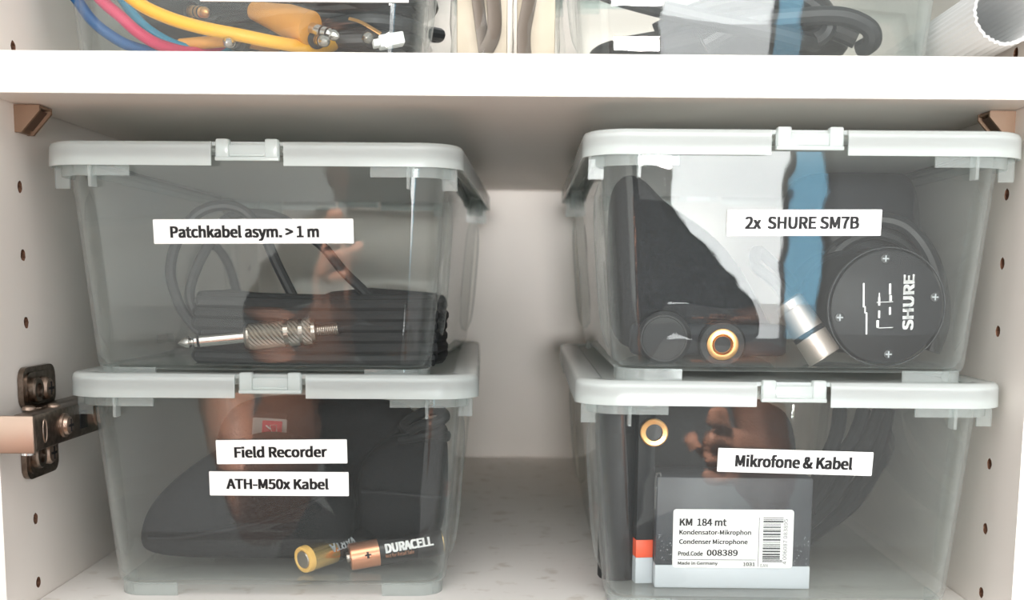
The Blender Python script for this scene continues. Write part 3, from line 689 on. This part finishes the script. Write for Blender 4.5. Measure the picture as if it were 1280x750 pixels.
# slim carton with an orange stripe, edge on
xe = at(807, 650, y=52).x; ht = at(807, 512, y=52).z - fz
r = empty('slim_carton', (xe, 52, fz), label='tall slim black carton with an orange stripe and silver foot, left of the labelled carton', cat='carton')
z1, z2 = at(807, 697, y=52).z - fz, at(807, 675, y=52).z - fz
for nm, a, b, mt in (('lower_panel', 0, z1, 'carton_silver'), ('stripe', z1, z2, 'orange_stripe'), ('upper_panel', z2, ht, 'black_plastic')):
    m = MB(); m.X = Matrix.Rotation(R_(8), 4, 'Z'); m.box(-4.6, 4.2, 0, 110, a + .01, b, .3); m.make(nm, M[mt], r)
xe = at(775, 600, y=60).x
r = empty('microphone_tube', (xe, 66, fz), label='upright black cylindrical case at the left end of the lower right box', cat='case')
m = MB(); m.lathe([(0, 9.5), (1, 10.2), (ht - 2, 10.6), (ht, 9.8)], (0, 0, 0), (0, 0, 1), 32); m.make('tube', M['black_plastic'], r)
m = MB(); m.lathe([(ht * .72, 10.8), (ht * .86, 10.8)], (0, 0, 0), (0, 0, 1), 32); m.make('cap_ring', M['black_rubber'], r)
cb = at(818, 541, y=40)
r = empty('thread_adapter', (cb.x, 40, fz + 70), label='dull brass threaded ring at the upper left of the lower right box', cat='thread adapter')
m = MB(); m.X = local(r); m.lathe([(6, 6.6), (0, 6.8), (-.3, 6.2), (0, 4.2), (6, 3.8)], cb, cb + Vector((0, 1, 0)), 32, caps=False); m.make('ring', M['brass'], r)
m = MB(); m.X = local(r); m.lathe([(3, 4), (5, 4)], cb, cb + Vector((0, 1, 0)), 20); m.make('bore', M['ink'], r)
r = empty('microphone_bag', (120, 110, fz), label='black padded bag standing behind the labelled carton in the lower right box', cat='bag')
out = [floor_z(at(a, b, y=105), fz + .5) for a, b in ((812, 690), (812, 600), (815, 525), (840, 508), (920, 506), (985, 508), (1005, 530), (1008, 600), (1000, 680), (900, 700))]
blob(r, 'body', out, 98, 190, M['black_fabric'], wob=.6)
r = empty('cable_bunch', (170, 90, fz), label='black cable bunch hanging down right of the labelled carton in the lower right box', cat='cable')
tubes(r, 'cable', [A([(1100, 512, 150), (1085, 550, 140), (1060, 590, 126), (1040, 625, 110), (1010, 655, 96), (990, 668, 88)]),
                   A([(1110, 512, 158), (1098, 560, 150), (1070, 610, 134), (1050, 640, 118), (1020, 665, 100), (1000, 680, 90)]),
                   A([(1080, 512, 150), (1068, 545, 142), (1042, 585, 128), (1026, 615, 112), (1010, 640, 98)]),
                   A([(1050, 512, 150), (1045, 545, 140), (1025, 590, 126), (1015, 630, 104)]),
                   A([(1095, 520, 170), (1110, 555, 160), (1092, 590, 150), (1070, 625, 130), (1040, 650, 112)])], 4.2, M['black_rubber'])

# ------------------------------------------------------------------ on the shelf: coloured patch cables
fz = FL['UL']
def cable_thing(name, label, pts, rad, material):
    p = A(pts); zmin = fz + rad + .2
    p = [Vector((q.x, q.y, max(q.z, zmin))) for q in p]
    r = empty(name, p[0], label=label, cat='cable'); m = MB(); m.X = local(r); m.tube(p, rad, 12); m.make('cable', material, r); return r
UP = -60
cable_thing('patch_cable', 'blue patch cable, leftmost of the coloured cables on the shelf', [(40, UP, 62), (90, 0 - 8, 62), (112, 22, 62), (135, 42, 64), (165, 58, 68), (210, 66, 80), (260, 50, 110)], 2.7, M['blue'])
cable_thing('patch_cable', 'pink patch cable between the blue and the teal one on the shelf', [(75, UP, 62), (124, -3, 62), (150, 20, 62), (175, 42, 64), (205, 58, 70), (250, 66, 84), (300, 50, 115)], 2.9, M['pink'])
cable_thing('patch_cable', 'teal patch cable right of the pink one on the shelf', [(110, UP, 74), (152, -2, 72), (168, 20, 72), (190, 40, 74), (225, 58, 80), (270, 64, 95), (320, 50, 125)], 2.4, M['teal'])
yc = cable_thing('patch_cable', 'yellow patch cable crossing in front of the dark cables on the shelf', [(100, UP, 52), (165, -2, 56), (205, 20, 57), (250, 34, 58), (300, 44, 60), (350, 54, 66), (400, 60, 84), (430, 50, 110)], 3.2, M['yellow'])
cable_thing('patch_cable', 'second yellow cable lying low behind the teal one on the shelf', [(225, 56, 84), (260, 53, 82), (300, 51, 82), (340, 58, 92), (360, 55, 120)], 3.0, M['orange_boot'])
def plug(name, label, a, b, rad, boot, tipm='chrome', barrel=True):
    a, b = Vector(a), Vector(b); r = empty(name, a, label=label, cat='plug', group='jack plugs in the box of coloured cables'); Lp = (b - a).length
    m = MB(); m.X = local(r); m.lathe([(0, .4), (1, 1.6), (3, 2.7), (4, 2.7), (5, 1.7), (6, 2.7), (7, 2.9), (18, 2.9)], a, b, 20); m.make('tip', M[tipm], r)
    m = MB(); m.X = local(r); m.lathe([(6.2, 3.0), (7.2, 3.0)], a, b, 20); m.lathe([(10.2, 3.0), (11.2, 3.0)], a, b, 20); m.make('insulator_ring', M['black_plastic'], r)
    if barrel:
        m = MB(); m.X = local(r); m.lathe([(18, 4.6), (19, rad), (34, rad), (44, rad * .8), (58, rad * .55)], a, b, 28); m.make('barrel', boot, r)
    return r
plug('jack_plug', 'orange-yellow jack plug with a chrome shaft pointing right in the coloured cable box', at(424, 46, y=62), at(300, 8, y=95), 8.2, M['orange_boot'])
plug('jack_plug', 'small chrome jack tip beside the shaft of the orange plug', at(408, 52, y=56), at(370, 44, y=110), 4, M['black_plastic'])
plug('jack_plug', 'chrome jack tip low in front of the yellow cable', at(283, 53, y=54), at(330, 52, y=120), 4, M['black_plastic'])
plug('jack_plug', 'chrome jack tip beside the white connector at the right of the coloured cable box', at(458, 47, y=60), at(480, 50, y=130), 4.5, M['black_plastic'])
plug('jack_plug', 'gold jack tip above the yellow cable at the top edge', at(260, 16, y=70), at(200, 10, y=110), 5, M['black_plastic'], 'brass')
plug('jack_plug', 'gold jack tip behind the yellow cable, left of the other gold tip', at(240, 22, y=84), at(215, 10, y=130), 5, M['black_plastic'], 'gold')
r = empty('white_connector', at(492, 50, y=60), (0, 0, .2), label='white angular cable connector in the right end of the coloured cable box', cat='connector')
m = MB(); m.X = Matrix.Rotation(R_(-12), 4, 'Y'); m.box(-7, 5, -3, 8, -2.6, 3, .6); m.box(-10, -7, -2, 6, -1.6, 1.6, .4); m.make('housing', M['tube_white'], r)
r = empty('copper_strip', at(455, 30, y=70), label='thin copper-coloured strip leaning right of the chrome plugs on the shelf', cat='strip')
m = MB(); m.X = local(r); m.tube([at(436, 23, y=66), at(452, 28, y=66), at(476, 42, y=66)], 1.3, 8, flat=.3); m.make('strip', M['brass'], r)
r = empty('cable_nest', (-110, 130, fz), label='tangle of black cables behind the yellow plug in the coloured cable box', cat='cable')
ls = []
for k in range(15):
    cx_ = random.uniform(-140, -75); pts = []; rx = random.uniform(28, 48); ry = random.uniform(20, 34); zz = fz + 6 + k * 3.4; ph = random.uniform(0, 6)
    for j in range(10):
        a = ph + 2 * math.pi * j / 10; pts.append((cx_ + rx * math.cos(a) * random.uniform(.85, 1.1), 128 + ry * math.sin(a), zz + random.uniform(-1, 3)))
    ls += pts
tubes(r, 'cable', [ls], 3.6, M['cable_grey'])
r = empty('cable_case', (-82, 186, fz), label='dark fabric case behind the plugs in the coloured cable box', cat='case')
out = [floor_z(at(a, b, y=180), fz + .5) for a, b in ((160, 60), (150, 10), (200, -60), (330, -90), (460, -80), (505, -40), (512, 20), (505, 58), (400, 62))]
blob(r, 'body', out, 176, 196, M['cable_grey'])

# upper right box: dark loops
fz = FL['UR']
r = empty('headphone_cable', (120, 100, fz), label='dark grey cable with large loops in the box on the shelf at right', cat='cable')
tubes(r, 'cable', [A([(720, -30, 90), (760, -8, 84), (830, 12, 78), (900, 28, 76), (960, 40, 76), (1000, 50, 80), (1020, 54, 90)]),
                   A([(820, 40, 100), (870, 14, 94), (930, 0, 90), (985, -4, 88), (1015, 8, 86), (1035, 30, 84), (1020, 48, 86), (970, 56, 90)]),
                   A([(880, 56, 82), (930, 30, 80), (990, 22, 78), (1050, 20, 76), (1085, 34, 76), (1090, 52, 78), (1075, 62, 84)]),
                   A([(830, 56, 110), (900, 40, 106), (960, 34, 104), (1030, 36, 100), (1070, 50, 98)]),
                   A([(740, -20, 130), (800, -40, 124), (880, -30, 118), (960, -20, 112), (1010, -10, 108)])], 4.6, M['cable_grey'])
r = empty('soft_case', (90, 130, fz), label='dark grey soft case under the loops in the box on the shelf at right', cat='case')
out = [floor_z(at(a, b, y=110), fz + .5) for a, b in ((740, 58), (738, 40), (790, 36), (850, 26), (890, -10), (960, -60), (1040, -50), (1075, 0), (1090, 40), (1080, 60), (900, 64))]
blob(r, 'body', out, 122, 200, M['cable_grey'])

# between the boxes: clear bags
def bagthing(px0, px1, yy, label):
    z0 = HC + SH + .4; a, b = at(px0, 40, y=yy).x, at(px1, 40, y=yy).x; r = empty('zip_bag', ((a + b) / 2, yy, z0), label=label, cat='bag'); hw = (b - a) / 2
    m = MB(); rl = []
    for i in range(9):
        t_ = i / 8; z = 70 * t_; d_ = 9 * (1 - t_ ** 2) + 1.2
        rl.append([(hw * math.cos(q) * (1 + random.uniform(-.05, .03)), d_ * math.sin(q) * random.uniform(.8, 1.2), z) for q in [2 * math.pi * k / 22 for k in range(22)]])
    m.rings(rl, True, False); m.make('bag', M['bag'], r, angle=70)
    m = MB(); m.box(-hw * .8, hw * .8, 0, 4, 1, 62, 1); m.make('insert', M['beige'], r)
    return r, hw
rA, hw = bagthing(563, 642, 72, 'clear bag with a beige insert, left of the two bags between the shelf boxes')
m = MB(); m.tube([(hw * .12, -6, 62), (hw * .35, -7, 40), (hw * .4, -7, 22), (hw * .12, -6, 12)], 4.6, 10, flat=.4); m.tube([(-hw * .3, -6, 60), (-hw * .1, -7, 34), (hw * .1, -6, 12)], 4.0, 10, flat=.4); m.make('strap', M['brown_strap'], rA)
m = MB(); m.X = frame((hw * .22, -9.5, 4.5), (1, 0, 0), (0, -1, 0)); m.plate(rr2(5, 9, .5), .4); tg = m.make('tag', M['tag_grey'], rA, smooth=False)
lettering(tg, 'nbo', 6.5, 3.0, frame((hw * .22, -10.1, 4.5), (0, 0, 1), (0, -1, 0)), M['ink'], .03)
rB, hw = bagthing(640, 700, 76, 'clear bag with a beige insert, right of the two bags between the shelf boxes')
m = MB(); m.tube([(-hw * .1, -6, 62), (-hw * .25, -7, 40), (-hw * .5, -7, 22), (-hw * .45, -6, 10)], 4.6, 10, flat=.4); m.make('strap', M['brown_strap'], rB)
m = MB(); m.X = frame((-hw * .42, -9.5, 4.5), (1, 0, 0), (0, -1, 0)); m.plate(rr2(4, 9, .5), .4); tg = m.make('tag', M['label'], rB, smooth=False)
m = MB(); m.X = frame((-hw * .42, -10, 3), (1, 0, 0), (0, -1, 0)); m.plate([(math.cos(q) * .9, math.sin(q) * .9) for q in [math.pi * k / 6 for k in range(12)]], .2); m.make('eyelet', M['ink'], tg, smooth=False)

# white ribbed tube with a torn rim, far right of the shelf
r = empty('cardboard_tube', (217.4, 8, 278), label='white ribbed tube with a torn rim lying right of the shelf boxes', cat='tube')
d = Vector((-.004, 1, -.016)).normalized(); u = d.orthogonal().normalized(); v = d.cross(u); R0 = 14.8; nseg = 72
rl = []; rin = []
for i in range(0, 2):
    pass
jag = [random.uniform(-1.1, 1.1) for _ in range(nseg)]
def circ(rad, t, j=0, ph=0):
    return [tuple(d * (t + (jag[k] if j else 0)) + (u * math.cos(2 * math.pi * k / nseg) + v * math.sin(2 * math.pi * k / nseg)) * (rad + (.35 if k % 2 else 0))) for k in range(nseg)]
m = MB(); m.rings([circ(R0 - 1.6, 330), circ(R0 - 1.6, 1, 1), circ(R0 - .8, -.6, 1), circ(R0, 0, 1), circ(R0, 330)]); m.make('tube_wall', M['tube_white'], r, smooth=True, angle=20)

# ------------------------------------------------------------------ the room behind the camera
m = MB(); m.box(-1800, 1800, -2400, 60, -1270, -1250); g = m.make('room_floor', mat('oak_floor', (.20, .12, .07), .45), None, smooth=False); tag(g, kind='structure')
def wpane(name, x0, x1, z0, z1, col, st):
    q = mat(name, (0, 0, 0), .5); b = q.node_tree.nodes['Principled BSDF']; b.inputs['Emission Color'].default_value = (*col, 1); b.inputs['Emission Strength'].default_value = st
    return q
WY = -2000
wx0, wx1, wz0, wz1 = 120, 680, -350, 520
wn = empty('window_1', (0, WY - 40, 0), kind='structure')
m = MB()
for a, b, c, d_ in ((wx0, wx1, wz1 - 30, wz1), (wx0, wx1, wz0, wz0 + 30), (wx0, wx0 + 26, wz0, wz1), (wx1 - 26, wx1, wz0, wz1), (530, 548, wz0, wz1)): m.box(a, b, -15, 15, c, d_)
m.make('window_frame', mat('window_frame', (.8, .8, .8), .4), wn, smooth=False)
m = MB(); m.box(wx0, 540, -24, -20, wz0, wz1); m.make('pane', wpane('curtain_glow', 0, 0, 0, 0, (.97, 1, 1), 16), wn, smooth=False)
m = MB(); m.box(540, wx1, -24, -20, wz0, wz1); m.make('pane', wpane('sky_glow', 0, 0, 0, 0, (.30, .66, .90), 9), wn, smooth=False)

# the photographer
pn = empty('person', (-90, -900, -1250), label='person in a black T-shirt and dark trousers holding a phone in front of the cabinet', cat='person')
def skin(name, joints, bones, material, parent):
    me = bpy.data.meshes.new(name); names = list(joints); me.from_pydata([Vector(joints[n][:3]) * MM for n in names], [(names.index(a), names.index(b)) for a, b in bones], [])
    o = bpy.data.objects.new(name, me); C.objects.link(o); o.parent = parent
    md = o.modifiers.new('skin', 'SKIN'); md.use_smooth_shade = True
    for i, n in enumerate(names):
        sv = me.skin_vertices[0].data[i]; rr = joints[n][3]; sv.radius = (rr[0] * MM, rr[1] * MM) if isinstance(rr, tuple) else (rr * MM, rr * MM); sv.use_root = i == 0
    md = o.modifiers.new('sub', 'SUBSURF'); md.levels = 2; md.render_levels = 2; me.materials.append(material); return o
J = {'pelvis': (0, -40, 480, 0), }
J = {'pelvis': (40, -60, 900, (200, 125)), 'waist': (50, -60, 1040, (215, 120)), 'chest': (50, -50, 1180, (225, 120)), 'neck': (-50, -40, 1345, (56, 56)),
     'ls': (-165, -45, 1300, 68), 'rs': (195, -45, 1290, 66), 'la': (-275, 0, 1160, 60), 'ra': (350, 0, 1160, 60)}
skin('t_shirt', J, [('pelvis', 'waist'), ('waist', 'chest'), ('chest', 'neck'), ('chest', 'ls'), ('chest', 'rs'), ('ls', 'la'), ('rs', 'ra')], M['shirt'], pn)
J = {'p': (40, -60, 890, (195, 120)), 'lh': (-60, -60, 820, 95), 'rh': (130, -60, 820, 95), 'lk': (-105, -30, 470, 62), 'rk': (105, -30, 470, 62), 'lf': (-115, -60, 70, 50), 'rf': (115, -60, 70, 50), 'lt': (-125, 110, 45, 42), 'rt': (125, 110, 45, 42)}
skin('trousers', J, [('p', 'lh'), ('p', 'rh'), ('lh', 'lk'), ('rh', 'rk'), ('lk', 'lf'), ('rk', 'rf'), ('lf', 'lt'), ('rf', 'rt')], M['shirt'], pn)
for s_ in (-1, 1):
    hx, hy, hz_ = s_ * 76 + (44 if s_ > 0 else 0), 285, 1330; q_ = 72 if s_ > 0 else 0
    if s_ < 0: J = {'a': (-265, 0, 1165, 50), 'e': (-175, 130, 990, 58), 'm': (-110, 225, 1090, 62), 'w': (-86, 272, 1260, 32), 'h': (hx, hy, hz_, (34, 18))}
    else:
        hx, hy, hz_ = 260, 300, 1145
        J = {'a': (345, 0, 1165, 50), 'e': (375, 110, 1040, 46), 'm': (345, 200, 1090, 44), 'w': (290, 275, 1135, 30), 'h': (hx, hy, hz_, (34, 18))}
    B = [('a', 'e'), ('e', 'm'), ('m', 'w'), ('w', 'h')]
    for k in range(4):
        f = f'f{k}'; J[f + '1'] = (hx + s_ * (4 + 2 * k), hy + 14, hz_ + 38 - 20 * k, 9); J[f + '2'] = (hx - s_ * (18 + 2 * k), hy + 34, hz_ + 44 - 20 * k, 8); B += [('h', f + '1'), (f + '1', f + '2')]
    J['t1'] = (hx - s_ * 22, hy - 12, hz_ - 6, 10); J['t2'] = (hx - s_ * 40, hy - 14, hz_ + 14, 8.5); B += [('h', 't1'), ('t1', 't2')]
    skin('arm', J, B, M['skin'], pn)
m = MB(); m.lathe([(-118, 20), (-108, 48), (-80, 62), (-40, 72), (0, 78), (40, 80), (75, 72), (100, 48), (112, 15)], (-70, -45, 1465), (-75, -50, 1600), 24)
m.box(-79, -61, 22, 52, 1440, 1470, 6); 
for s_ in (-1, 1): m.box(*sorted((s_ * 74 - 70, s_ * 88 - 70)), -60, -35, 1440, 1490, 5)
m.make('head', M['skin'], pn)
m = MB(); m.lathe([(-20, 84), (20, 86), (60, 82), (100, 56), (118, 16)], (-70, -62, 1480), (-75, -70, 1600), 24); m.make('hair', M['hair'], pn)
ph = empty('smartphone', (-62, -572, 150), label='black smartphone held up by the person', cat='smartphone')
m = MB(); m.box(-78, 78, -8, 0, -38, 38, 3); m.make('case', M['black_plastic'], ph)
